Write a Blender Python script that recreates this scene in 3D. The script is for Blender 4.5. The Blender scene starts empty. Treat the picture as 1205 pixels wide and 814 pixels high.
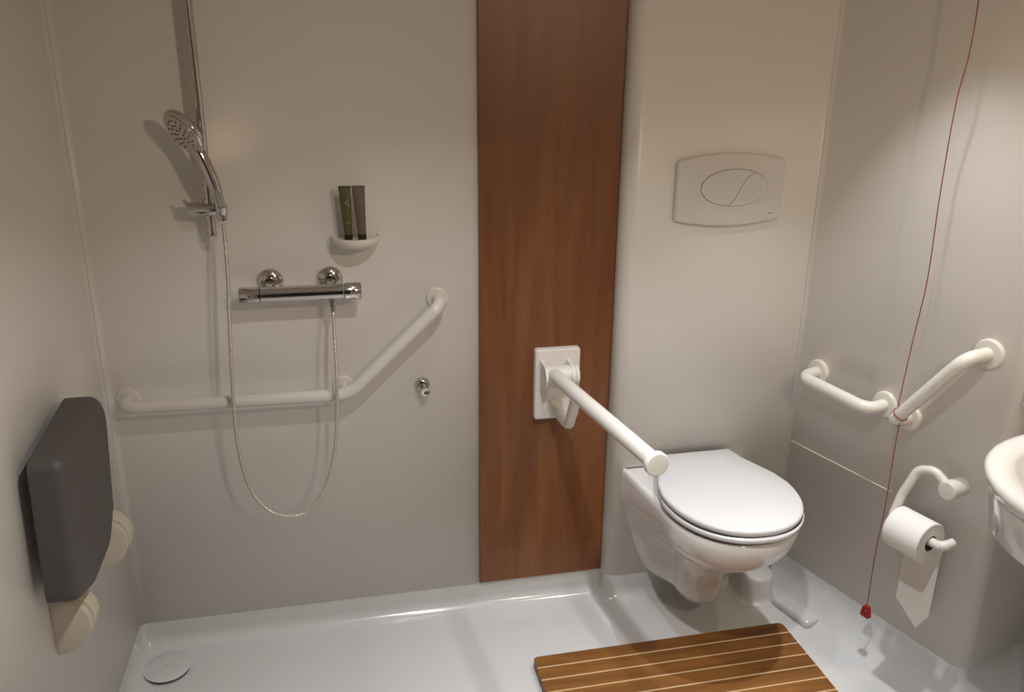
import bpy, bmesh, math
from mathutils import Vector, Matrix
sc = bpy.context.scene
COL = sc.collection
# ------------------------------------------------------------------ camera, world, lights, exposure
cam = bpy.data.objects.new('camera', bpy.data.cameras.new('camera')); COL.objects.link(cam)
cam.data.sensor_width = 36.0; cam.data.lens = 29.25; cam.data.clip_start = 0.02
cam.matrix_world = Matrix(((0.97698582, 0.06072992, -0.20447636, 0.0),
                           (-0.21313273, 0.31636995, -0.92438331, -2.13717),
                           (0.00855245, 0.94668999, 0.32203249, 1.58),
                           (0, 0, 0, 1)))
sc.camera = cam
wd = bpy.data.worlds.new('world'); sc.world = wd; wd.use_nodes = True
wd.node_tree.nodes['Background'].inputs[0].default_value = (0.9, 0.8, 0.7, 1)
wd.node_tree.nodes['Background'].inputs[1].default_value = 0.02
sc.view_settings.view_transform = 'Standard'; sc.view_settings.look = 'None'
sc.view_settings.gamma = 1.0; sc.view_settings.use_curve_mapping = False
sc.view_settings.exposure = -0.13
sc.cycles.max_bounces = 10; sc.cycles.diffuse_bounces = 6; sc.cycles.glossy_bounces = 4
sc.cycles.use_denoising = True

def lamp(name, loc, power, color, size, target=None, spread=150):
    l = bpy.data.lights.new(name, 'AREA'); l.shape = 'DISK'; l.size = size; l.energy = power; l.color = color
    l.spread = math.radians(spread)
    o = bpy.data.objects.new(name, l); COL.objects.link(o); o.location = loc
    t = Vector(target) if target else Vector((loc[0], loc[1], 0))
    o.rotation_euler = (t - Vector(loc)).to_track_quat('-Z', 'Y').to_euler()
    return o
CEIL = 2.2
lamp('ceiling_spot_shower', (0.42, -0.62, CEIL - 0.012), 1.6, (0.94, 1.0, 1.08), 0.05, spread=64)
lamp('ceiling_spot_toilet', (1.12, -0.58, CEIL - 0.012), 2.45, (0.97, 1.0, 1.03), 0.05, spread=58)
lamp('ceiling_spot_middle', (0.36, -1.30, CEIL - 0.012), 8.2, (0.99, 0.99, 0.98), 0.06, (0.34, -0.9, 0), spread=98)
lamp('door_wall_lamp', (1.05, -2.20, 2.06), 8.8, (1.0, 0.77, 0.56), 0.10, (0.90, 0.0, 0.7), spread=175)
lamp('vanity_lamp', (1.532, -1.082, 1.90), 1.1, (1.0, 0.86, 0.70), 0.05, (1.46, -0.687, 0.5), spread=110)

# ------------------------------------------------------------------ materials
def principled(name):
    m = bpy.data.materials.new(name); m.use_nodes = True
    return m, m.node_tree, m.node_tree.nodes['Principled BSDF']
def lin(c):
    return tuple(((v/255.0)/12.92 if v/255.0 <= 0.04045 else ((v/255.0+0.055)/1.055)**2.4) for v in c)
def mat(name, rgb, rough=0.4, metal=0.0, coat=0.0, var=0.04, scale=8.0, bump=0.0, bscale=300.0):
    m, nt, b = principled(name)
    N, L = nt.nodes, nt.links
    tc = N.new('ShaderNodeTexCoord')
    no = N.new('ShaderNodeTexNoise'); no.inputs['Scale'].default_value = scale; no.inputs['Detail'].default_value = 3
    L.new(tc.outputs['Object'], no.inputs['Vector'])
    mx = N.new('ShaderNodeMix'); mx.data_type = 'RGBA'
    mx.inputs[6].default_value = (*[max(0, c*(1-var)) for c in rgb], 1)
    mx.inputs[7].default_value = (*[min(1, c*(1+var)) for c in rgb], 1)
    L.new(no.outputs['Fac'], mx.inputs[0]); L.new(mx.outputs[2], b.inputs['Base Color'])
    b.inputs['Roughness'].default_value = rough; b.inputs['Metallic'].default_value = metal
    b.inputs['Coat Weight'].default_value = coat; b.inputs['Coat Roughness'].default_value = 0.08
    if bump > 0:
        n2 = N.new('ShaderNodeTexNoise'); n2.inputs['Scale'].default_value = bscale
        L.new(tc.outputs['Object'], n2.inputs['Vector'])
        bp = N.new('ShaderNodeBump'); bp.inputs['Strength'].default_value = bump; bp.inputs['Distance'].default_value = 0.001
        L.new(n2.outputs['Fac'], bp.inputs['Height']); L.new(bp.outputs['Normal'], b.inputs['Normal'])
    return m
def woodmat(name, dark, mid, light, stretch, rough=0.4, coat=0.2, scale=1.0):
    m, nt, b = principled(name)
    N, L = nt.nodes, nt.links
    tc = N.new('ShaderNodeTexCoord'); mp = N.new('ShaderNodeMapping'); mp.inputs['Scale'].default_value = stretch
    L.new(tc.outputs['Object'], mp.inputs['Vector'])
    n1 = N.new('ShaderNodeTexNoise'); n1.inputs['Scale'].default_value = 3.0*scale; n1.inputs['Detail'].default_value = 6
    n1.inputs['Distortion'].default_value = 1.2
    n2 = N.new('ShaderNodeTexNoise'); n2.inputs['Scale'].default_value = 40.0*scale; n2.inputs['Detail'].default_value = 4
    L.new(mp.outputs['Vector'], n1.inputs['Vector']); L.new(mp.outputs['Vector'], n2.inputs['Vector'])
    ad = N.new('ShaderNodeMath'); ad.operation = 'MULTIPLY_ADD'; ad.inputs[1].default_value = 0.3
    L.new(n2.outputs['Fac'], ad.inputs[0]); L.new(n1.outputs['Fac'], ad.inputs[2])
    cr = N.new('ShaderNodeValToRGB'); e = cr.color_ramp.elements
    e[0].position = 0.42; e[0].color = (*dark, 1); e[1].position = 0.88; e[1].color = (*light, 1)
    k = e.new(0.64); k.color = (*mid, 1)
    L.new(ad.outputs[0], cr.inputs['Fac']); L.new(cr.outputs['Color'], b.inputs['Base Color'])
    b.inputs['Roughness'].default_value = rough; b.inputs['Coat Weight'].default_value = coat
    return m
M = {}
M['wall'] = mat('wall_gelcoat', (0.755, 0.725, 0.68), 0.33, var=0.015, scale=2.0)
M['floor'] = mat('tray_gelcoat', (0.60, 0.597, 0.595), 0.16, var=0.01, scale=3.0, coat=0.3)
M['ceiling'] = mat('ceiling_white', (0.7, 0.67, 0.63), 0.6)
M['wood'] = woodmat('wall_wood', (0.145, 0.048, 0.014), (0.182, 0.064, 0.019), (0.225, 0.085, 0.028), (5.0, 5.0, 0.55), 0.42, 0.1)
M['teak'] = woodmat('mat_teak', (0.13, 0.048, 0.008), (0.185, 0.072, 0.012), (0.26, 0.106, 0.018), (0.9, 7.0, 7.0), 0.5, 0.0)
M['inlay'] = mat('mat_inlay', (0.55, 0.38, 0.21), 0.5)
M['ceramic'] = mat('toilet_ceramic', (0.76, 0.74, 0.72), 0.10, coat=0.6, var=0.01)
M['seat'] = mat('toilet_seat_plastic', (0.63, 0.625, 0.635), 0.22, var=0.01)
M['gap_shade'] = mat('shaded_gap', (0.06, 0.055, 0.05), 0.6)  # near-black colour stands in for shade in the toilet seat gaps
M['rail'] = mat('white_rail_nylon', (0.74, 0.71, 0.65), 0.28, var=0.01)
M['rail_darker'] = mat('darker_rail_nylon', (0.66, 0.63, 0.57), 0.32, var=0.01)  # slightly darker copy of the rail white, for the shower rail
M['plastic'] = mat('white_plastic', (0.80, 0.775, 0.73), 0.3, var=0.01)
M['cream'] = mat('cream_plastic', (0.56, 0.50, 0.39), 0.4, var=0.01)
M['bracket'] = mat('bracket_beige', (0.56, 0.50, 0.42), 0.4, var=0.01)
M['flush'] = mat('flush_plate_plastic', (0.68, 0.65, 0.61), 0.25, var=0.01)
M['chrome'] = mat('chrome', (0.62, 0.60, 0.58), 0.10, metal=1.0, var=0.01)
M['darkmetal'] = mat('dark_nozzle', (0.10, 0.09, 0.085), 0.35, metal=0.3)
M['seatgrey'] = mat('shower_seat_grey', (0.085, 0.075, 0.072), 0.55, var=0.06, scale=30, bump=0.3, bscale=900)
M['hose'] = mat('hose_pvc', (0.62, 0.57, 0.52), 0.22, metal=0.5)
M['tube_green'] = mat('tube_green', (0.085, 0.080, 0.030), 0.4, var=0.1, scale=40)
M['tube_grey'] = mat('tube_grey', (0.135, 0.108, 0.075), 0.4, var=0.1, scale=40)
M['cap'] = mat('tube_cap', (0.018, 0.010, 0.006), 0.35)
M['print'] = mat('tube_print', (0.42, 0.40, 0.33), 0.5)
M['print_dim'] = mat('tube_print_dim', (0.21, 0.18, 0.14), 0.5)
M['red'] = mat('red_plastic', (0.36, 0.015, 0.022), 0.3)
M['cord'] = mat('red_cord', (0.26, 0.045, 0.035), 0.7)
M['paper'] = mat('toilet_paper', (0.84, 0.81, 0.77), 0.85, var=0.02, scale=60, bump=0.4, bscale=500)
M['card'] = mat('cardboard_core', (0.12, 0.08, 0.05), 0.9)
M['basin'] = mat('basin_ceramic', (0.80, 0.78, 0.74), 0.14, coat=0.5, var=0.01)
M['mark'] = mat('grey_mark', (0.20, 0.18, 0.16), 0.5)
M['drain_shade'] = mat('drain_gap_shade', (0.16, 0.145, 0.13), 0.5)  # dark colour stands in for the shadow under the drain cover

# ------------------------------------------------------------------ mesh helpers
def link(name, bm, m, parent=None, angle=40, smooth=True, recalc=True):
    bmesh.ops.remove_doubles(bm, verts=bm.verts, dist=1e-6)
    if recalc: bmesh.ops.recalc_face_normals(bm, faces=bm.faces)
    me = bpy.data.meshes.new(name); bm.to_mesh(me); bm.free()
    if smooth:
        me.shade_smooth(); me.set_sharp_from_angle(angle=math.radians(angle))
    me.materials.append(m)
    o = bpy.data.objects.new(name, me); COL.objects.link(o)
    if parent is not None:
        o.parent = parent; bpy_update_inverse(o, parent)
    return o
def bpy_update_inverse(o, parent):
    # all empties are unrotated, so parts keep world coordinates by subtracting the parent's place
    if parent.type == 'EMPTY': o.matrix_parent_inverse = Matrix.Translation(-parent.location)
def thing(name, loc, label, cat, group=None):
    o = bpy.data.objects.new(name, None); COL.objects.link(o); o.location = loc
    o.empty_display_size = 0.05; o['label'] = label; o['category'] = cat
    if group: o['group'] = group
    return o
def tag(o, label, cat, group=None):
    o['label'] = label; o['category'] = cat
    if group: o['group'] = group
    return o
def frames(pts):
    P = [Vector(p) for p in pts]; n = len(P); T = []
    for i in range(n):
        a = P[max(0, i-1)]; b = P[min(n-1, i+1)]; T.append((b-a).normalized())
    up = Vector((0, 0, 1)) if abs(T[0].z) < 0.9 else Vector((1, 0, 0))
    u = T[0].cross(up).normalized(); out = []
    for i in range(n):
        u = (u - T[i]*u.dot(T[i])).normalized(); v = T[i].cross(u)
        out.append((P[i], u.copy(), v, T[i]))
    return out
def tube(pts, r, seg=20, bm=None, caps=True, sy=1.0):
    bm = bm or bmesh.new(); fr = frames(pts)
    rr = r if isinstance(r, (list, tuple)) else [r]*len(pts)
    rings = []
    for (p, u, v, t), q in zip(fr, rr):
        rings.append([bm.verts.new(p + (u*math.cos(2*math.pi*k/seg) + v*sy*math.sin(2*math.pi*k/seg))*q) for k in range(seg)])
    for a, b in zip(rings, rings[1:]):
        for k in range(seg):
            bm.faces.new((a[k], a[(k+1) % seg], b[(k+1) % seg], b[k]))
    if caps:
        bm.faces.new(rings[0]); bm.faces.new(list(reversed(rings[-1])))
    return bm
def lathe(origin, axis, prof, seg=36, bm=None):
    """prof: list of (distance along axis, radius)"""
    bm = bm or bmesh.new(); o = Vector(origin); a = Vector(axis).normalized()
    up = Vector((0, 0, 1)) if abs(a.z) < 0.9 else Vector((1, 0, 0))
    u = a.cross(up).normalized(); v = a.cross(u); rings = []
    for h, r in prof:
        if r < 1e-6: rings.append([bm.verts.new(o + a*h)])
        else: rings.append([bm.verts.new(o + a*h + (u*math.cos(2*math.pi*k/seg) + v*math.sin(2*math.pi*k/seg))*r) for k in range(seg)])
    for A, B in zip(rings, rings[1:]):
        for k in range(seg):
            k2 = (k+1) % seg
            if len(A) == 1 and len(B) == 1: continue
            if len(A) == 1: bm.faces.new((A[0], B[k], B[k2]))
            elif len(B) == 1: bm.faces.new((A[k], B[0], A[k2]))
            else: bm.faces.new((A[k], A[k2], B[k2], B[k]))
    if len(rings[0]) > 1: bm.faces.new(rings[0])
    if len(rings[-1]) > 1: bm.faces.new(list(reversed(rings[-1])))
    return bm
def disc_prof(r, h, b):
    """rounded-edge disc profile from 0 to h"""
    return [(0, r), (h-b, r)] + [(h-b+b*math.sin(t), r-b+b*math.cos(t)) for t in (0.4, 0.8, 1.2, 1.5708)] + [(h, 0)]
def fillet(pts, r, n=8):
    P = [Vector(p) for p in pts]; out = [P[0]]
    for i in range(1, len(P)-1):
        a, b, c = P[i-1], P[i], P[i+1]; d1 = (a-b).normalized(); d2 = (c-b).normalized()
        rr = r[i-1] if isinstance(r, (list, tuple)) else r
        ang = d1.angle(d2)
        if ang > math.pi-0.01 or rr < 1e-5: out.append(b); continue
        t = min(rr/math.tan(ang/2), (a-b).length*0.49, (c-b).length*0.49)
        p, q = b+d1*t, b+d2*t
        R = t*math.tan(ang/2); ctr = b + (d1+d2).normalized()*(R/math.sin(ang/2))
        e1 = (p-ctr).normalized(); e2 = (q-ctr).normalized(); th = e1.angle(e2)
        for k in range(n+1):
            s = k/n
            out.append(ctr + (e1*math.sin((1-s)*th) + e2*math.sin(s*th))/math.sin(th)*R)
    out.append(P[-1]); return out
def box(c, s, bev=0.0, seg=3, rot=None, bm=None):
    b2 = bmesh.new(); bmesh.ops.create_cube(b2, size=1.0)
    for v in b2.verts: v.co = Vector((v.co.x*s[0], v.co.y*s[1], v.co.z*s[2]))
    if bev > 0: bmesh.ops.bevel(b2, geom=b2.edges[:], offset=bev, segments=seg, profile=0.5, affect='EDGES')
    for v in b2.verts:
        q = v.co if rot is None else rot @ v.co
        v.co = q + Vector(c)
    if bm is None: return b2
    me = bpy.data.meshes.new('tmp'); b2.to_mesh(me); b2.free(); bm.from_mesh(me); bpy.data.meshes.remove(me); return bm
def prism(outline, u, v, w, origin, depth, bev=0.0, seg=3):
    """outline of (a,b) in plane u,v at origin; extruded along w by depth; front rim (at depth) bevelled by insetting"""
    bm = bmesh.new(); o = Vector(origin); u = Vector(u); v = Vector(v); w = Vector(w); n = len(outline)
    pts = [Vector((a, b)) for a, b in outline]
    area = sum(pts[i].x*pts[(i+1) % n].y - pts[(i+1) % n].x*pts[i].y for i in range(n))
    if area < 0: pts.reverse()
    def inset(d):
        res = []
        for i in range(n):
            a = pts[i-1]; b = pts[i]; c = pts[(i+1) % n]
            e1 = (b-a).normalized(); e2 = (c-b).normalized()
            n1 = Vector((-e1.y, e1.x)); n2 = Vector((-e2.y, e2.x)); m = (n1+n2)
            m = m.normalized(); k = max(0.5, m.dot(n1)); res.append(b + m*d/k)
        return res
    levels = [(0, 0.0)]
    if bev > 0:
        for k in range(seg+1):
            t = k/seg*math.pi/2; levels.append((depth-bev+bev*math.sin(t), bev*(1-math.cos(t))))
    else: levels.append((depth, 0.0))
    rings = []
    for h, d in levels:
        rings.append([bm.verts.new(o + u*p.x + v*p.y + w*h) for p in (inset(d) if d > 0 else pts)])
    for A, B in zip(rings, rings[1:]):
        for k in range(n): bm.faces.new((A[k], A[(k+1) % n], B[(k+1) % n], B[k]))
    bm.faces.new(list(reversed(rings[0]))); bm.faces.new(rings[-1])
    return bm
def round_poly(pts, r, n=6):
    """closed 2D polygon with rounded corners"""
    out = []; m = len(pts)
    for i in range(m):
        a = Vector((*pts[i-1], 0)); b = Vector((*pts[i], 0)); c = Vector((*pts[(i+1) % m], 0))
        rr = r[i] if isinstance(r, (list, tuple)) else r
        if rr <= 0: out.append((b.x, b.y)); continue
        f = fillet([a, b, c], rr, n)[1:-1]
        out += [(p.x, p.y) for p in f]
    return out

# ------------------------------------------------------------------ room shell
X0 = 1.315
D = Vector((0.2759, -0.9611, 0)).normalized(); NW = Vector((-0.9611, -0.2759, 0)).normalized()
def W(s, o, z):   # point on / off the splayed right wall: s along it towards the door, o out from it
    return Vector((X0, 0, 0)) + D*s + NW*o + Vector((0, 0, z))
YF = -2.55
def arc(cx, cy, r, a0, a1, n=8):
    return [(cx+r*math.cos(math.radians(a0+(a1-a0)*k/n)), cy+r*math.sin(math.radians(a0+(a1-a0)*k/n))) for k in range(n+1)]
left_path = [(-0.588, YF), (-0.588, -0.040)] + arc(-0.563, -0.025, 0.025, 180, 135, 5)[1:]
back_path = arc(-0.563, -0.025, 0.025, 135, 90, 5) + [(0.3765, 0.0), (0.761, 0.0)]
# module: convex rounded edge, face, concave corner into the splayed wall
mod_path = [(0.761, 0.0), (0.763, -0.008)] + arc(0.803, -0.010, 0.040, 180, 270, 10)
corner = fillet([(1.0, -0.05, 0), (X0 + 0.05*0.287, -0.05, 0), W(0.4, 0, 0)], 0.022, 8)
mod_path += [(p.x, p.y) for p in corner[1:5]]
UPR = 0.115
edge = fillet([W(0.50, 0, 0), W(0.705, 0, 0), W(0.705, -0.15, 0)], 0.035, 8)
inner = fillet([W(0.705, -0.10, 0), W(0.705, -0.33, 0), W(1.2, -0.33, 0)], 0.12, 8)
right_path = [(p.x, p.y) for p in corner[4:-1]] + [(p.x, p.y) for p in edge[1:-1]] + [(p.x, p.y) for p in inner[1:-1]] + [(W(2.95, -0.33, 0).x, W(2.95, -0.33, 0).y)]
def wall(name, path, z0, z1, m, zs=None):
    bm = bmesh.new(); zs = zs or [z0, z1]
    cols = [[bm.verts.new((x, y, z)) for z in zs] for x, y in path]
    for a, b in zip(cols, cols[1:]):
        for k in range(len(zs)-1): bm.faces.new((a[k], b[k], b[k+1], a[k+1]))
    # give the wall a body behind its face
    o = link(name, bm, m, angle=50, recalc=False); o['kind'] = 'structure'
    md = o.modifiers.new('thickness', 'SOLIDIFY'); md.thickness = 0.03; md.offset = -1
    return o
UP = 0.080
wall_left = wall('wall_left', left_path, UP, CEIL, M['wall'])
wall_back = wall('wall_back', back_path[:-1], UP, CEIL, M['wall'])
wall_niche = wall('wall_niche', [(0.3765, 0.004), (0.761, 0.004)], UP, CEIL, M['wall'])
wall_cistern = wall('wall_cistern', mod_path, UP, CEIL, M['wall'])
wall_right = wall('wall_right', right_path, UPR, CEIL, M['wall'])

# floor tray: upstand + cove swept round the walls, then the flat
full = []
def addp(lst, r, lip):
    for p in lst:
        if full and (Vector(p)-Vector(full[-1][0])).length < 1e-4: continue
        full.append((p, r, lip))
addp(left_path, 0.06, 0.0); addp(back_path[1:], 0.032, 0.003)
full[-1] = (full[-1][0], 0.032, 0.0)
# below the panels the tray follows a softer line round the module
addp(mod_path, 0.034, 0.0); addp(right_path[:2], 0.034, 0.0); addp(right_path[2:], 0.108, 0.0)
def offset_path(pts, ds):
    res = []; n = len(pts)
    for i in range(n):
        b = Vector(pts[i]); e1 = (b-Vector(pts[i-1])).normalized() if i > 0 else None
        e2 = (Vector(pts[i+1])-b).normalized() if i < n-1 else None
        e1 = e1 or e2; e2 = e2 or e1
        n1 = Vector((e1.y, -e1.x)); n2 = Vector((e2.y, -e2.x)); m = (n1+n2).normalized()
        res.append(b + m*ds[i]/max(0.4, m.dot(n1)))
    return res
pp = [f[0] for f in full]
bm = bmesh.new(); levels = []
def prof(r, lip):
    L = [(-lip, UP-0.0005), (-lip, r+0.001)] if lip else [(0, UPR if r > 0.1 else UP), (0, r+0.001)]
    for k in range(0, 9):
        t = k/8*math.pi/2; L.append((-lip + r - r*math.cos(t) , r - r*math.sin(t)))
    return L
NL = len(prof(0.03, 0))
for j in range(NL):
    ds = [prof(f[1], f[2])[j][0] for f in full]; zz = [prof(f[1], f[2])[j][1] for f in full]
    op = offset_path(pp, ds)
    levels.append([bm.verts.new((p.x, p.y, z)) for p, z in zip(op, zz)])
for A, B in zip(levels, levels[1:]):
    for k in range(len(A)-1): bm.faces.new((A[k], B[k], B[k+1], A[k+1]))
bm.faces.new(list(reversed(levels[-1])))
bmesh.ops.triangulate(bm, faces=[f for f in bm.faces if len(f.verts) > 4])
floor = link('floor', bm, M['floor'], angle=60, recalc=False); floor['kind'] = 'structure'

kb = link('kerb', box(W(0.225, 0.070, 0.010), (0.150, 0.060, 0.032), 0.013, 4, rot=Matrix.Rotation(math.atan2(D.y, D.x), 3, 'Z')), M['floor'], floor)
bm = bmesh.new()
bm.faces.new([bm.verts.new(p) for p in ((-0.62, 0.04, CEIL), (2.6, 0.04, CEIL), (2.6, YF-0.05, CEIL), (-0.62, YF-0.05, CEIL))])
ceiling = link('ceiling', bm, M['ceiling']); ceiling['kind'] = 'structure'
# front wall behind the camera, with the open dark doorway
xr = W(2.85, 0, 0).x
bm = box(((-0.62-0.45)/2, YF-0.03, 1.1), (0.17, 0.06, 2.2))
box(((0.55+2.6)/2, YF-0.03, 1.1), (2.05, 0.06, 2.2), bm=bm)
box((0.05, YF-0.03, 2.12), (1.0, 0.06, 0.16), bm=bm)
wf = link('wall_front', bm, M['wall']); wf['kind'] = 'structure'

# seam along the right wall (raised lip of the lower moulding)
bm = tube([W(0.065, 0.0, 0.497), W(0.43, 0.0, 0.495)], 0.0012, 8)
t1 = link('trim_1', bm, M['wall']); t1['kind'] = 'structure'
for s, z, r in ((0.085, 0.443, 0.0022), (0.589, 0.02+0.03, 0.0022)):
    link('screw_cap', lathe(W(s, -0.001, z), NW, disc_prof(r, 0.003, 0.001), 12), M['mark'], wall_right)

# ------------------------------------------------------------------ wood panel
bm = box(((0.3795+0.7605)/2, -0.001, (UP+0.0025+CEIL)/2), (0.7605-0.3795, 0.010, CEIL-UP-0.0025), 0.001, 1)
wp = link('wood_panel', bm, M['wood']); tag(wp, 'tall reddish-brown wood-grain wall panel between shower and toilet', 'panel')

# ------------------------------------------------------------------ helpers for round fittings
def flange(name, parent, origin, axis, r=0.035, h=0.010, m=None):
    return link(name, lathe(origin, axis, disc_prof(r, h, 0.005), 36), m or M['rail'], parent)

# ------------------------------------------------------------------ shower grab rail (left)
g = thing('grab_rail', (-0.13, 0.0, 0.70), 'long white angled grab rail on shower wall, horizontal then rising to the right', 'grab rail')
pts = fillet([(-0.532, -0.004, 0.758), (-0.532, -0.066, 0.758), (0.022, -0.066, 0.752), (0.268, -0.066, 0.984), (0.268, -0.004, 0.984)], [0.035, 0.09, 0.035], 10)
link('bar', tube(pts, 0.0165, 24), M['rail_darker'], g)
flange('flange', g, (-0.532, 0.0, 0.758), (0, -1, 0), 0.030, 0.007, M['rail_darker'])
flange('flange', g, (0.268, 0.0, 0.984), (0, -1, 0), 0.030, 0.007, M['rail_darker'])
link('standoff', tube([(0.010, 0, 0.752), (0.010, -0.066, 0.752)], 0.012, 16), M['rail_darker'], g)
flange('flange', g, (0.010, 0.0, 0.752), (0, -1, 0), 0.030, 0.007, M['rail_darker'])

# ------------------------------------------------------------------ shower riser, slider, handset, hose, mixer
r_ = thing('shower_rail', (-0.279, 0, 1.17), 'vertical chrome shower riser rail rising out of the frame', 'shower rail')
link('pole', tube([(-0.279, -0.045, 1.185), (-0.279, -0.045, 2.12)], 0.0105, 24), M['chrome'], r_)
link('end_cap', lathe((-0.279, -0.045, 1.190), (0, 0, -1), disc_prof(0.012, 0.012, 0.004)), M['chrome'], r_)
link('wall_bracket', tube([(-0.279, 0.0, 2.10), (-0.279, -0.05, 2.10)], 0.014, 20), M['chrome'], r_)
link('wall_bracket', tube([(-0.279, 0.0, 1.205), (-0.279, -0.045, 1.205)], 0.009, 16), M['chrome'], r_)
sl = link('slider', tube([(-0.327, -0.052, 1.246), (-0.325, -0.052, 1.246), (-0.246, -0.052, 1.243), (-0.240, -0.052, 1.243)], [0.0145, 0.016, 0.016, 0.014], 24), M['chrome'], r_)
link('slider_lever', tube([(-0.322, -0.055, 1.250), (-0.329, -0.060, 1.262), (-0.333, -0.064, 1.270)], [0.006, 0.005, 0.003], 12), M['chrome'], sl)
link('slider_collar', tube([(-0.279, -0.045, 1.222), (-0.279, -0.045, 1.268)], 0.0145, 24), M['chrome'], sl)
link('handset_cradle', lathe((-0.249, -0.076, 1.229), (0.05, -0.15, 1.0), [(0, 0.0095), (0.002, 0.0125), (0.026, 0.0145), (0.028, 0.0120)]), M['chrome'], sl)

h = thing('hand_shower', (-0.249, -0.076, 1.22), 'chrome hand shower with tilted round head resting in the riser slider', 'hand shower')
hp = [(-0.247, -0.078, 1.222), (-0.250, -0.082, 1.262), (-0.257, -0.090, 1.305), (-0.270, -0.094, 1.350), (-0.286, -0.092, 1.388), (-0.302, -0.088, 1.412)]
from_pts = fillet(hp, 0.2, 3)
rad = [0.0105, 0.0125, 0.0145, 0.0155, 0.0160, 0.0150]
rr = []
for i in range(len(from_pts)):
    t = i/(len(from_pts)-1)*5; k = min(4, int(t)); rr.append(rad[k]+(rad[k+1]-rad[k])*(t-k))
link('handle', tube(from_pts, rr, 24), M['chrome'], h)
HC = Vector((-0.306, -0.094, 1.428)); HA = Vector((-0.62, -0.50, -0.45)).normalized()
link('shower_head', lathe(HC - HA*0.014, HA, [(0, 0), (0.001, 0.025), (0.006, 0.046), (0.013, 0.0560), (0.020, 0.0575), (0.024, 0.056), (0.026, 0.0535), (0.0262, 0)], 48), M['chrome'], h)
bm = lathe(HC + HA*0.0122, HA, disc_prof(0.049, 0.003, 0.001), 40)
fp = link('spray_plate', bm, M['chrome'], h)
uu = HA.cross(Vector((0, 0, 1))).normalized(); vv = HA.cross(uu)
for ring, cnt in ((0.012, 6), (0.024, 11), (0.036, 16)):
    for k in range(cnt):
        a = 2*math.pi*k/cnt
        o = link('nozzle', lathe(HC + HA*0.015 + (uu*math.cos(a)+vv*math.sin(a))*ring, HA, [(0, 0.0019), (0.0022, 0.0015), (0.0022, 0)], 8), M['darkmetal'], fp)
def catmull(P, n):
    P = [Vector(p) for p in P]; Q = [P[0]*2-P[1]] + P + [P[-1]*2-P[-2]]; out = []
    for i in range(1, len(Q)-2):
        for k in range(n):
            t = k/n; a, b, c, d = Q[i-1:i+3]
            out.append(0.5*((2*b) + (c-a)*t + (2*a-5*b+4*c-d)*t*t + (3*b-a-3*c+d)*t**3))
    out.append(P[-1]); return out
hs = [(-0.2475, -0.080, 1.214), (-0.2470, -0.088, 1.15), (-0.2485, -0.096, 1.081), (-0.2590, -0.104, 0.887), (-0.266, -0.104, 0.705), (-0.259, -0.102, 0.584), (-0.236, -0.1, 0.497),
      (-0.194, -0.1, 0.444), (-0.144, -0.1, 0.428), (-0.096, -0.1, 0.446), (-0.055, -0.1, 0.508), (-0.030, -0.1, 0.586), (-0.016, -0.102, 0.683), (-0.008, -0.104, 0.801), (-0.007, -0.090, 0.905), (-0.0065, -0.064, 0.979)]
cp = catmull(hs, 12)
# resample evenly so the ribs come out alike
L = [0.0]
for a, b in zip(cp, cp[1:]): L.append(L[-1]+(b-a).length)
step = 0.0016; ev = []; j = 0; s = 0.0
while s < L[-1]:
    while L[j+1] < s: j += 1
    ev.append(cp[j].lerp(cp[j+1], (s-L[j])/(L[j+1]-L[j]))); s += step
rr = [0.0052 if (i % 4) < 2 else 0.0040 for i in range(len(ev))]
ho = link('shower_hose', tube(ev, rr, 10), M['hose'], angle=180)
tag(ho, 'ribbed shower hose hanging in a long loop below the mixer', 'hose')

mx_ = thing('shower_mixer', (-0.083, 0, 1.03), 'chrome thermostatic bar mixer tap on the shower wall', 'mixer tap')
link('body', tube([(-0.178, -0.06, 1.030), (-0.005, -0.06, 1.030), (0.022, -0.06, 1.030)], 0.0205, 40), M['chrome'], mx_)
link('temperature_knob', lathe((-0.180, -0.06, 1.030), (-1, 0, 0), [(0, 0.0195), (0.001, 0.0215), (0.047, 0.0225), (0.050, 0.0205), (0.0505, 0)], 40), M['chrome'], mx_)
link('flow_knob', lathe((0.0235, -0.06, 1.030), (1, 0, 0), [(0, 0.0195), (0.001, 0.0215), (0.040, 0.0225), (0.043, 0.0205), (0.0435, 0)], 40), M['chrome'], mx_)
link('knob_button', lathe((-0.205, -0.081, 1.033), (0, -1, 0.1), disc_prof(0.004, 0.004, 0.001), 16), M['chrome'], mx_)
link('knob_button', lathe((0.048, -0.081, 1.036), (0, -1, 0.1), disc_prof(0.004, 0.004, 0.001), 16), M['chrome'], mx_)
for x in (-0.158, -0.010):
    rs = link('rosette', lathe((x, 0, 1.050), (0, -1, 0), [(0, 0.033), (0.003, 0.033), (0.008, 0.029), (0.013, 0.018), (0.014, 0.014), (0.030, 0.014), (0.030, 0)], 40), M['chrome'], mx_)
    link('union_nut', tube([(x, -0.028, 1.044), (x, -0.052, 1.038)], 0.014, 6), M['chrome'], rs)
link('outlet', lathe((-0.0065, -0.062, 1.012), (0, 0, -1), [(0, 0.010), (0.008, 0.010), (0.009, 0.0085), (0.020, 0.0085), (0.022, 0.0065), (0.032, 0.006)], 20), M['chrome'], mx_)

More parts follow.
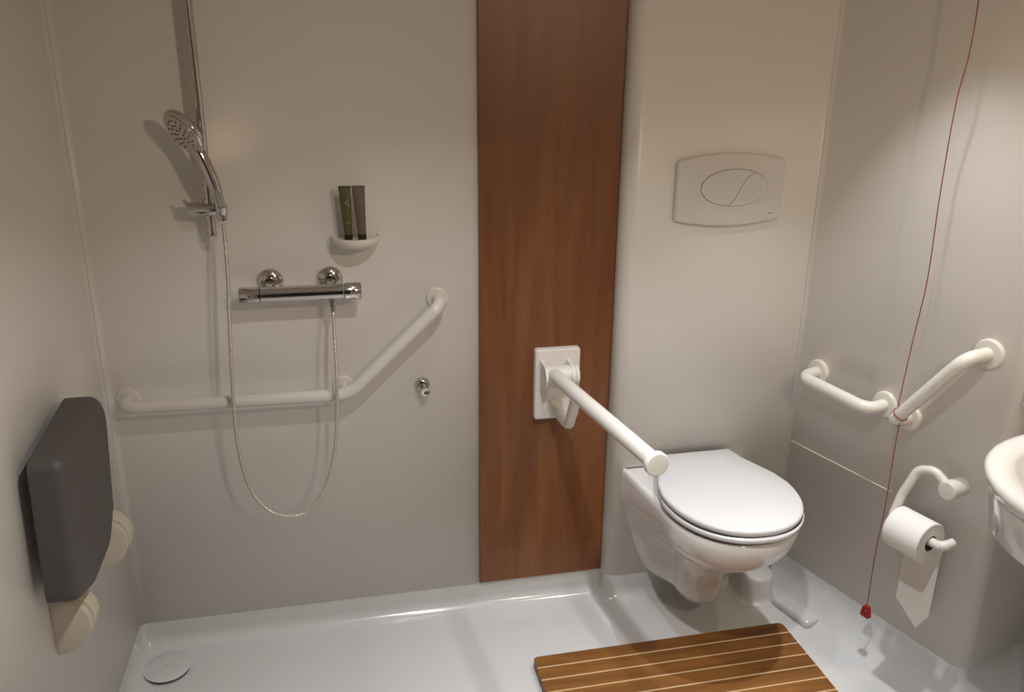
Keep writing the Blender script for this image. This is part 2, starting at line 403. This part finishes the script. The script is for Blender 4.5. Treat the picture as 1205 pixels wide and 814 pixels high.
o_ = thing('wall_outlet', (0.221, 0, 0.738), 'small round chrome nozzle fitting on shower wall under the sloping rail', 'wall fitting')
link('rosette', lathe((0.221, 0, 0.741), (0, -1, 0), [(0, 0.021), (0.004, 0.021), (0.012, 0.018), (0.016, 0.013), (0.0165, 0)], 32), M['chrome'], o_)
nz = link('nozzle', lathe((0.222, -0.012, 0.739), (0.12, -1.0, -0.25), [(0, 0.011), (0.016, 0.011), (0.018, 0.0125), (0.030, 0.0120), (0.031, 0.0055), (0.026, 0.005), (0.026, 0)], 24), M['chrome'], o_)
link('nozzle_hole', lathe((0.2253, -0.039, 0.7322), (0.12, -1.0, -0.25), disc_prof(0.0050, 0.001, 0.0003), 16), M['darkmetal'], nz)

# ------------------------------------------------------------------ soap shelf and toiletry tubes
bm = bmesh.new(); rings = []
for (k, z) in ((0.55, 1.135), (0.78, 1.138), (0.93, 1.145), (1.0, 1.154), (1.0, 1.160), (0.97, 1.163), (0.90, 1.163), (0.86, 1.159), (0.5, 1.158)):
    ring = []
    for i in range(25):
        a = math.pi*i/24; ring.append(bm.verts.new((0.061+0.061*k*math.cos(a), -0.085*k*math.sin(a)**0.8 if 0 < i < 24 else 0.0, z)))
    rings.append(ring)
for A, B in zip(rings, rings[1:]):
    for k in range(24): bm.faces.new((A[k], A[k+1], B[k+1], B[k]))
bm.faces.new(rings[0]); bm.faces.new(list(reversed(rings[-1])))
sh = link('soap_shelf', bm, M['rail']); tag(sh, 'small rounded white soap shelf holding two toiletry tubes', 'shelf')
def toiletry(x, m, label, w0, w1, dx, pm):
    t = thing('toiletry_tube', (x, -0.045, 1.1585), label, 'tube', 'toiletry tubes on the soap shelf')
    bm = bmesh.new(); rings = []
    for k in range(9):
        f = k/8; z = 1.172 + f*0.113; w = w0+(w1-w0)*f; d = w0*(1-f)**0.7 + 0.0008
        rings.append([bm.verts.new((x+dx*f + w*math.cos(2*math.pi*i/24), -0.045 + d*math.sin(2*math.pi*i/24), z)) for i in range(24)])
    for A, B in zip(rings, rings[1:]):
        for i in range(24): bm.faces.new((A[i], A[(i+1) % 24], B[(i+1) % 24], B[i]))
    bm.faces.new(rings[0]); bm.faces.new(list(reversed(rings[-1])))
    link('body', bm, m, t, angle=50)
    link('crimp', box((x+dx, -0.045, 1.288), (w1*2.04, 0.0016, 0.008), 0.0003, 1), m, t)
    link('cap', lathe((x, -0.045, 1.159), (0, 0, 1), [(0, 0.0095), (0.001, 0.0105), (0.014, 0.0105), (0.015, 0.0095)], 24), M['cap'], t)
    def dash(u, z, w, hh, ang=0.0, pm=pm):
        f = (z-1.172)/0.113; yy = -0.045 - (w0*(1-f)**0.7 + 0.0008)*0.93 - 0.0006
        b = box((x+dx*f+u, yy, z), (w, 0.0008, hh), rot=Matrix.Rotation(ang, 3, 'Y')); return b
    b1 = dash(0.001, 1.252, 0.009, 0.002, -0.9); link('print_mark', b1, pm, t)
    link('print_mark', dash(0.006, 1.246, 0.003, 0.005), pm, t)
    link('print_mark', dash(0.003, 1.203, 0.009, 0.0013), pm, t)
    return t
toiletry(0.0425, M['tube_green'], 'left olive-green toiletry tube standing cap-down on the soap shelf', 0.0100, 0.0148, -0.0035, M['print'])
toiletry(0.0765, M['tube_grey'], 'right grey-brown toiletry tube standing cap-down on the soap shelf', 0.0100, 0.0158, -0.0045, M['print_dim'])

# ------------------------------------------------------------------ folded shower seat
ss = thing('folding_bench', (-0.588, -0.49, 0.45), 'dark grey padded shower seat folded up against left wall on beige hinges', 'shower seat')
ol = round_poly([(-0.300, 0.925), (-0.640, 0.890), (-0.672, 0.612), (-0.575, 0.585), (-0.440, 0.592), (-0.372, 0.650)], [0.07, 0.025, 0.03, 0.05, 0.06, 0.05], 10)
link('cushion', prism(ol, (0, 1, 0), (0, 0, 1), (1, 0, 0), (-0.560, 0, 0), 0.062, 0.022, 6), M['seatgrey'], ss, angle=60)
def halfdisc(r, zc, rz): return [(-0.588+r*math.sin(math.radians(t)), zc-rz*math.cos(math.radians(t))) for t in range(0, 181, 9)]
for y, zc in ((-0.592, 0.508), (-0.262, 0.493)):
    arm = link('hinge', prism(halfdisc(0.071, zc, 0.064), (1, 0, 0), (0, 0, 1), (0, -1, 0), (0, y+0.016, 0), 0.016, 0.002, 2), M['bracket'], ss, angle=30)
    link('hinge_rim', prism(halfdisc(0.076, zc+0.008, 0.066), (1, 0, 0), (0, 0, 1), (0, -1, 0), (0, y+0.050, 0), 0.0335, 0.004, 3), M['cream'], arm, angle=30)
link('backplate', box((-0.578, -0.42, 0.60), (0.02, 0.30, 0.06), 0.003), M['seatgrey'], ss)

# ------------------------------------------------------------------ floor drain
dr = thing('floor_drain', (-0.507, -0.115, 0), 'round white drain cover in shower floor by the left wall', 'drain')
link('ring', lathe((-0.507, -0.115, 0.0), (0, 0, 1), [(0, 0.056), (0.004, 0.054), (0.010, 0.050), (0.012, 0.049)], 48), M['drain_shade'], dr)  # ring coloured dark as the shadow below the raised cover
link('cover', lathe((-0.507, -0.115, 0.010), (0, 0, 1), [(0, 0.054), (0.001, 0.060), (0.004, 0.062), (0.007, 0.058), (0.008, 0.03), (0.0085, 0)], 48), M['floor'], dr)
link('centre_mark', lathe((-0.507, -0.115, 0.0183), (0, 0, 1), disc_prof(0.002, 0.0008, 0.0002), 10), M['mark'], dr)

# ------------------------------------------------------------------ folding support bar on the wood panel
fs = thing('folding_grab_bar', (0.597, -0.006, 0.72), 'white drop-down support bar reaching forward from a square plate on the wood panel', 'support bar')
fy = -0.006
link('wall_plate', prism(round_poly([(0.534, 0.618), (0.664, 0.618), (0.664, 0.828), (0.534, 0.828)], 0.008), (1, 0, 0), (0, 0, 1), (0, -1, 0), (0, fy, 0), 0.022, 0.005), M['plastic'], fs)
for x, w in ((0.547, 0.010), (0.622, 0.012)):
    e = link('cheek', prism(round_poly([(fy, 0.700), (-0.085, 0.735), (-0.105, 0.765), (-0.085, 0.795), (fy, 0.800)], [0, 0.02, 0.025, 0.02, 0], 6),
         (0, 1, 0), (0, 0, 1), (1, 0, 0), (x, 0, 0), w, 0.003), M['plastic'], fs)
link('pivot_barrel', tube([(0.552, -0.070, 0.768), (0.629, -0.070, 0.768)], 0.0250, 32), M['plastic'], fs)
link('pivot_cap', lathe((0.634, -0.070, 0.765), (1, 0, 0), disc_prof(0.030, 0.010, 0.004)), M['plastic'], fs)
A = Vector((0.572, -0.090, 0.775)); B = Vector((0.643, -0.652, 0.780))
link('bar', tube([A, A.lerp(B, 0.5), B], 0.0195, 28), M['rail'], fs)
link('end_cap', lathe(B - (B-A).normalized()*0.004, B-A, disc_prof(0.0275, 0.014, 0.004), 36), M['plastic'], fs)
link('stay', tube(fillet([(0.583, -0.025, 0.662), (0.613, -0.105, 0.628), (0.606, -0.185, 0.742)], 0.02, 6), 0.0145, 20), M['plastic'], fs)

# ------------------------------------------------------------------ flush plate
YM = -0.05
fl = thing('flush_plate', (1.055, YM, 1.26), 'wide bowed off-white flush plate with oval two-part button above the toilet', 'flush plate')
def bow(w, hgt, bw, n=14, cx=1.055, cz=1.262):
    p = []
    for k in range(n+1):
        t = -1+2*k/n; p.append((cx + w*t, cz + hgt + bw*(1-t*t)))
    for k in range(n+1):
        t = 1-2*k/n; p.append((cx + w*t, cz - hgt - bw*(1-t*t)))
    return p
link('plate', prism(round_poly(bow(0.156, 0.080, 0.018), [0.018 if k in (0, 14, 15, 29) else 0 for k in range(30)], 5), (1, 0, 0), (0, 0, 1), (0, -1, 0), (0, YM, 0), 0.016, 0.008, 5), M['flush'], fl, angle=60)
ec = (1.066, 1.268); ea, eb = 0.098, 0.050
link('button_gap_shade', prism([(ec[0]+ea*math.cos(t), ec[1]+eb*math.sin(t)) for t in [2*math.pi*k/64 for k in range(64)]], (1, 0, 0), (0, 0, 1), (0, -1, 0), (0, YM-0.0155, 0), 0.0009), M['mark'], fl)  # dark disc lying on the plate, painted as shade in the button gaps
def scurve(n=16):
    # S-shaped divider from the bottom of the oval to its upper right
    p0 = Vector((ec[0]-0.022, ec[1]-0.0485)); p1 = Vector((ec[0]+0.062, ec[1]+0.0385))
    c0 = p0 + Vector((0.040, 0.008)); c1 = p1 + Vector((-0.050, -0.004))
    return [p0*(1-t)**3 + 3*c0*t*(1-t)**2 + 3*c1*t*t*(1-t) + p1*t**3 for t in [k/n for k in range(n+1)]]
S = scurve(); k = 0.986
a0 = math.atan2((S[0].y-ec[1])/eb, (S[0].x-ec[0])/ea); a1 = math.atan2((S[-1].y-ec[1])/eb, (S[-1].x-ec[0])/ea)
def ell(t): return (ec[0]+ea*k*math.cos(t), ec[1]+eb*k*0.985*math.sin(t))
for side, lab in ((0, None), (1, None)):
    if side == 0:   # right-hand small button
        arcp = [ell(a0+(a1-a0)*i/24) for i in range(25)]; off = Vector((0.0007, -0.0004))
    else:
        arcp = [ell(a0-(2*math.pi-(a1-a0))*i/40) for i in range(41)]; off = Vector((-0.0007, 0.0004))
    pol = [(p[0], p[1]) for p in arcp] + [((q+off).x, (q+off).y) for q in reversed(S[1:-1])]
    link('flush_button', prism(pol, (1, 0, 0), (0, 0, 1), (0, -1, 0), (0, YM-0.0160, 0), 0.0022), M['flush'], fl, smooth=False)
link('maker_mark', box((1.178, YM-0.0162, 1.197), (0.012, 0.0008, 0.0025)), M['mark'], fl)

# ------------------------------------------------------------------ toilet
TX = 1.005
to = thing('toilet', (TX, YM, 0.10), 'white wall-hung toilet with closed lid below the flush plate', 'toilet')
def dshape(cx, hw, yf, yb, hwb, n=40, sq=2.25, sh=0.0):
    """D outline: rounded front at yf, straight back at yb with half width hwb"""
    ym = yf + (yb-yf)*0.50; pts = []
    for k in range(n+1):
        a = math.pi*k/n; c, s = math.cos(a), math.sin(a)
        x = cx + hw*math.copysign(abs(c)**(2/sq), c); y = ym + (yf-ym)*abs(s)**(2/sq); pts.append((x, y))
    # sides running back, from left side to the back and round to the right side
    for t in (0.25, 0.5, 0.75, 1.0):
        w = hw+(hwb-hw)*(t*t*(3-2*t)); pts.append((cx-w+sh*t, ym+(yb-ym)*t))
    for t in (1.0, 0.75, 0.5, 0.25):
        w = hw+(hwb-hw)*(t*t*(3-2*t)); pts.append((cx+w+sh*t, ym+(yb-ym)*t))
    return pts
def loft(secs, cap=True):
    bm = bmesh.new(); rings = [[bm.verts.new((x, y, z)) for x, y in pts] for z, pts in secs]
    for A, B in zip(rings, rings[1:]):
        n = len(A)
        for k in range(n): bm.faces.new((A[k], A[(k+1) % n], B[(k+1) % n], B[k]))
    if cap: bm.faces.new(rings[0]); bm.faces.new(list(reversed(rings[-1])))
    return bm
secs = []
for z, hw, yf, hwb in ((0.447, 0.158, -0.490, 0.176), (0.450, 0.172, -0.503, 0.184), (0.443, 0.180, -0.511, 0.189), (0.428, 0.182, -0.513, 0.190), (0.395, 0.178, -0.503, 0.190), (0.365, 0.168, -0.485, 0.190),
                       (0.335, 0.152, -0.455, 0.180), (0.305, 0.131, -0.415, 0.172), (0.280, 0.112, -0.380, 0.166), (0.262, 0.099, -0.355, 0.160), (0.250, 0.086, -0.330, 0.156), (0.235, 0.078, -0.302, 0.150), (0.200, 0.073, -0.282, 0.140), (0.155, 0.070, -0.270, 0.124), (0.110, 0.066, -0.260, 0.105), (0.090, 0.060, -0.248, 0.090), (0.082, 0.048, -0.230, 0.070)):
    secs.append((z, dshape(TX, hw, yf, YM, hwb, sh=-0.017)))
bowl = link('bowl', loft(secs), M['ceramic'], to, angle=80)
# seat ring and lid
def slab(z0, z1, hw, yf, yb, hwb, bev):
    s = []
    for z, d in ((z0, bev), (z0+bev*0.3, bev*0.3), (z0+bev, 0), (z1-bev, 0), (z1-bev*0.6, bev*0.10), (z1-bev*0.25, bev*0.4), (z1, bev*1.1)):
        s.append((z, dshape(TX+0.003, hw-d, yf+d, yb-d, hwb-d, sq=2.15)))
    s.append((z1+0.0025, dshape(TX+0.003, hw*0.55, yf*0.72+yb*0.28, yb-0.06, hwb*0.45, sq=2.15)))
    return s
link('bowl_gap_shade', loft([(0.4490, dshape(TX, 0.176, -0.508, -0.085, 0.10)), (0.4575, dshape(TX, 0.176, -0.508, -0.085, 0.10))]), M['gap_shade'], to)  # dark filler painted as the shaded gap between bowl and seat
link('seat', loft(slab(0.4560, 0.4725, 0.187, -0.522, -0.075, 0.110, 0.006)), M['seat'], to, angle=70)
link('lid_gap_shade', loft([(0.4700, dshape(TX+0.003, 0.1815, -0.515, -0.085, 0.10)), (0.4765, dshape(TX+0.003, 0.1800, -0.5135, -0.085, 0.10))]), M['gap_shade'], to)  # dark filler painted as the shaded slit under the lid
link('lid', loft(slab(0.4742, 0.4930, 0.1850, -0.518, -0.065, 0.120, 0.007)), M['seat'], to, angle=70)
for sx in (-1, 1):
    link('hinge', tube([(TX+sx*0.052, -0.068, 0.462), (TX+sx*0.090, -0.070, 0.460)], 0.011, 20), M['seat'], to)

# ------------------------------------------------------------------ pipe cover in the corner behind the toilet
bm = bmesh.new(); rings = []
def bumpring(cx, cy, r, z):
    p = arc(cx, cy, r, 180, 360, 16); return [(cx-r, -0.04)] + p + [(cx+r, -0.04)]
for r, z in ((0.074, 0.001), (0.064, 0.004), (0.058, 0.012), (0.055, 0.025), (0.052, 0.070), (0.050, 0.080), (0.046, 0.085), (0.040, 0.086)):
    rings.append((z, bumpring(1.236, -0.118, r, z)))
pc = link('pipe_cover', loft(rings), M['floor'], angle=60)
tag(pc, 'low white moulded pedestal on the floor in the corner behind toilet', 'pipe cover')

# ------------------------------------------------------------------ duckboard mat
MX0, MX1, MY0 = 0.474, 1.226, -0.300
mt = thing('duckboard_mat', (0.85, -0.56, 0.0), 'slatted teak duckboard mat with pale inlay lines on floor before the toilet', 'bath mat')
pitch = 0.0475; ns = 11
def slat(i):
    y1 = MY0 - i*pitch; y0 = y1 - pitch + 0.0045
    if i == 0: ol = round_poly([(MX0, y0), (MX1, y0), (MX1, y1), (MX0, y1)], [0, 0, 0.016, 0.012], 6)
    elif i == ns-1: ol = round_poly([(MX0, y0), (MX1, y0), (MX1, y1), (MX0, y1)], [0.012, 0.016, 0, 0], 6)
    else: ol = [(MX0, y0), (MX1, y0), (MX1, y1), (MX0, y1)]
    return prism(ol, (1, 0, 0), (0, 1, 0), (0, 0, 1), (0, 0, 0.012), 0.018, 0.0012, 1)
for i in range(ns):
    link('slat', slat(i), M['teak'], mt)
    if i < ns-1:
        y = MY0 - (i+1)*pitch + 0.0045/2
        link('inlay', box(((MX0+MX1)/2, y, 0.0205), (MX1-MX0-0.002, 0.0043, 0.0180)), M['inlay'], mt)
for x in (0.56, 0.85, 1.14):
    link('batten', box((x, MY0-ns*pitch/2, 0.006), (0.03, ns*pitch-0.04, 0.012)), M['teak'], mt)

# ------------------------------------------------------------------ grab rails on the right wall
def rail(name, loc, label, pts, rs, fls, r=0.0165):
    g = thing(name, loc, label, 'grab rail', None)
    link('bar', tube(fillet(pts, rs, 10), r, 24), M['rail'], g)
    for p in fls: flange('flange', g, p, NW, 0.036, 0.011)
    return g
rail('grab_rail', W(0.25, 0, 0.70), 'short white horizontal grab rail on right wall beside the toilet lid',
     [W(0.135, 0.004, 0.745), W(0.135, 0.070, 0.742), W(0.365, 0.070, 0.728), W(0.365, 0.004, 0.728)], [0.030, 0.045],
     [W(0.135, 0, 0.745), W(0.365, 0, 0.729)])
rail('grab_rail', W(0.53, 0, 0.70), 'white diagonal grab rail on right wall with a red cord looped round its lower end',
     [W(0.440, 0.004, 0.720), W(0.440, 0.072, 0.720), W(0.602, 0.072, 0.945), W(0.612, 0.004, 0.948)], [0.026, 0.045],
     [W(0.440, 0, 0.720), W(0.612, 0, 0.948)])

# ------------------------------------------------------------------ emergency pull cord
ec_ = thing('emergency_pull_cord', W(0.46, 0.07, 0.15), 'thin red emergency cord looped round the rail with red handle near floor', 'pull cord')
cs = 0.462
up = catmull([W(0.475, 0.070, 2.195), W(0.475, 0.070, 1.80), W(0.478, 0.072, 1.62), W(0.465, 0.070, 1.50), W(0.466, 0.072, 1.30), W(0.470, 0.070, 1.10), W(0.462, 0.073, 0.95), W(0.464, 0.090, 0.775)], 8)
link('cord', tube(up, 0.0013, 8), M['cord'], ec_)
def loopat(c, ax, r, n=28):
    ax = Vector(ax).normalized(); u = ax.cross(Vector((0, 0, 1))).normalized(); v = ax.cross(u)
    return [Vector(c) + (u*math.cos(2*math.pi*k/n)+v*math.sin(2*math.pi*k/n))*r for k in range(n+1)]
axd = (W(0.602, 0.072, 0.945)-W(0.440, 0.072, 0.720)).normalized()
link('cord_loop', tube(loopat(W(0.462, 0.072, 0.7506), axd, 0.0185), 0.0014, 8, caps=False), M['cord'], ec_)
link('cord_loop', tube(loopat(W(0.447, 0.066, 0.732), (axd + Vector((0.2, -0.6, 0.0))), 0.0188), 0.0014, 8, caps=False), M['cord'], ec_)
dn = catmull([W(0.462, 0.070, 0.734), W(0.462, 0.072, 0.66), W(0.463, 0.071, 0.50), W(0.459, 0.072, 0.35), W(0.460, 0.071, 0.182)], 6)
link('cord', tube(dn, 0.0013, 8), M['cord'], ec_)
hd = W(0.460, 0.071, 0.163)
ue = D; ve = Vector((0, 0, 1))
outer = round_poly([(-0.0085, 0.017), (0.0085, 0.017), (0.0145, -0.017), (-0.0145, -0.017)], 0.004, 4)
inner = round_poly([(-0.0035, 0.006), (0.0035, 0.006), (0.006, -0.008), (-0.006, -0.008)], 0.0025, 4)
bm = bmesh.new()
fv = [[bm.verts.new(hd + ue*a + ve*b + NW*d) for a, b in lst] for d in (-0.0055, 0.0055) for lst in (outer, inner)]
n = len(outer)
for k in range(n):
    k2 = (k+1) % n
    bm.faces.new((fv[0][k], fv[0][k2], fv[1][k2], fv[1][k])); bm.faces.new((fv[2][k], fv[3][k], fv[3][k2], fv[2][k2]))
    bm.faces.new((fv[0][k], fv[2][k], fv[2][k2], fv[0][k2])); bm.faces.new((fv[1][k], fv[1][k2], fv[3][k2], fv[3][k]))
link('handle', bm, M['red'], ec_)

# ------------------------------------------------------------------ toilet paper holder and roll
RS0, RS1, RO, RZ = 0.512, 0.612, 0.086, 0.470
ph = thing('toilet_paper_holder', W(0.60, 0, 0.55), 'white curved toilet paper holder on right wall carrying the roll', 'paper holder')
link('mount', lathe(W(0.607, 0, 0.600), NW, disc_prof(0.024, 0.056, 0.004)), M['rail'], ph)
arm = fillet([W(0.596, 0.040, 0.608), W(0.560, 0.042, 0.632), W(0.520, 0.046, 0.618), W(0.497, 0.060, 0.540), W(0.494, RO-0.002, RZ), W(0.640, RO, RZ)], [0.03, 0.03, 0.04, 0.02], 8)
link('arm', tube(arm, 0.0115, 20), M['rail'], ph)
link('end_knob', tube(fillet([W(0.628, RO, RZ), W(0.642, RO-0.004, RZ+0.002), W(0.650, RO-0.030, RZ+0.010)], 0.012, 6), [0.0115]+[0.0125]*7+[0.011], 20), M['rail'], ph)
ro = thing('toilet_roll', W(0.56, RO, RZ-0.055), 'white toilet paper roll on the holder below the diagonal rail', 'toilet roll')
c0 = W(RS0, RO, RZ-0.006); R_ = 0.054
bm = lathe(c0, D, [(0.0, 0.021), (0.0, R_-0.002), (0.002, R_), (0.098, R_), (0.100, R_-0.002), (0.100, 0.021), (0.0, 0.021)], 56)
bmesh.ops.delete(bm, geom=[f for f in bm.faces if len(f.verts) > 4], context='FACES')
link('paper', bm, M['paper'], ro)
bm = lathe(c0, D, [(0.001, 0.0212), (0.0995, 0.0212), (0.0995, 0.0195), (0.001, 0.0195), (0.001, 0.0212)], 40)
bmesh.ops.delete(bm, geom=[f for f in bm.faces if len(f.verts) > 4], context='FACES')
link('core', bm, M['card'], ro)
# loose end with folded point
def sheet(pts, o, th=0.0012):
    bm = bmesh.new(); a = [bm.verts.new(W(s, o + dd, z)) for s, z, dd in pts]; b = [bm.verts.new(W(s, o+th+dd, z)) for s, z, dd in pts]
    n = len(a)
    bm.faces.new(a); bm.faces.new(list(reversed(b)))
    for k in range(n): bm.faces.new((a[k], b[k], b[(k+1) % n], a[(k+1) % n]))
    return bm
so = RO - R_ - 0.001
link('loose_sheet', sheet([(RS0+0.001, RZ-0.006, 0), (RS1-0.001, RZ-0.006, 0), (RS1-0.001, 0.230, 0), (RS1-0.030, 0.176, 0), (RS0+0.001, 0.230, 0)], so), M['paper'], ro, smooth=False)
link('folded_tip', sheet([(RS0+0.002, 0.232, 0), (RS1-0.030, 0.178, 0), (RS1-0.003, 0.231, 0), (RS1-0.034, 0.208, 0.001)], so+0.0016), M['paper'], ro, smooth=False)

# ------------------------------------------------------------------ basin and splash panel
bs = thing('wash_basin', (1.60, -1.06, 0.70), 'white rounded wash basin at the right edge of the frame', 'basin')
def bshape(r, back=0.0):
    # circular front, straight sides running to the wall
    ctr = Vector((1.46, -1.06, 0)); pts = []
    a0 = math.degrees(math.atan2(NW.y, NW.x))
    for k in range(33):
        a = math.radians(a0-90+180*k/32); pts.append((ctr.x+r*math.cos(a), ctr.y+r*math.sin(a)))
    dist = 0.460 - back
    e = Vector(pts[-1]) - Vector((NW.x, NW.y))*dist; s = Vector(pts[0]) - Vector((NW.x, NW.y))*dist
    return pts + [(e.x, e.y), (s.x, s.y)]
secs = [(z, bshape(r)) for r, z in ((0.20, 0.690), (0.235, 0.700), (0.255, 0.715), (0.268, 0.800), (0.274, 0.815), (0.281, 0.822), (0.281, 0.832), (0.275, 0.838), (0.265, 0.840), (0.232, 0.839), (0.224, 0.830))]
for r, z in ((0.205, 0.780), (0.16, 0.735), (0.10, 0.720), (0.02, 0.717)): secs.append((z, bshape(r, 0.0+(0.224-r)*0.9 if r > 0.05 else 0.13)))
link('bowl', loft(secs), M['basin'], bs, angle=50)
sp = link('splash_panel', prism(round_poly([(-0.30, 0.845), (-0.004, 0.845), (-0.030, 1.06), (-0.30, 1.06)], [0, 0.01, 0.05, 0], 5), NW, (0, 0, 1), D, W(0.7065, 0, 0), 0.012, 0.003), M['basin'])
tag(sp, 'thin white upright splash panel on the wall edge behind the basin', 'panel')
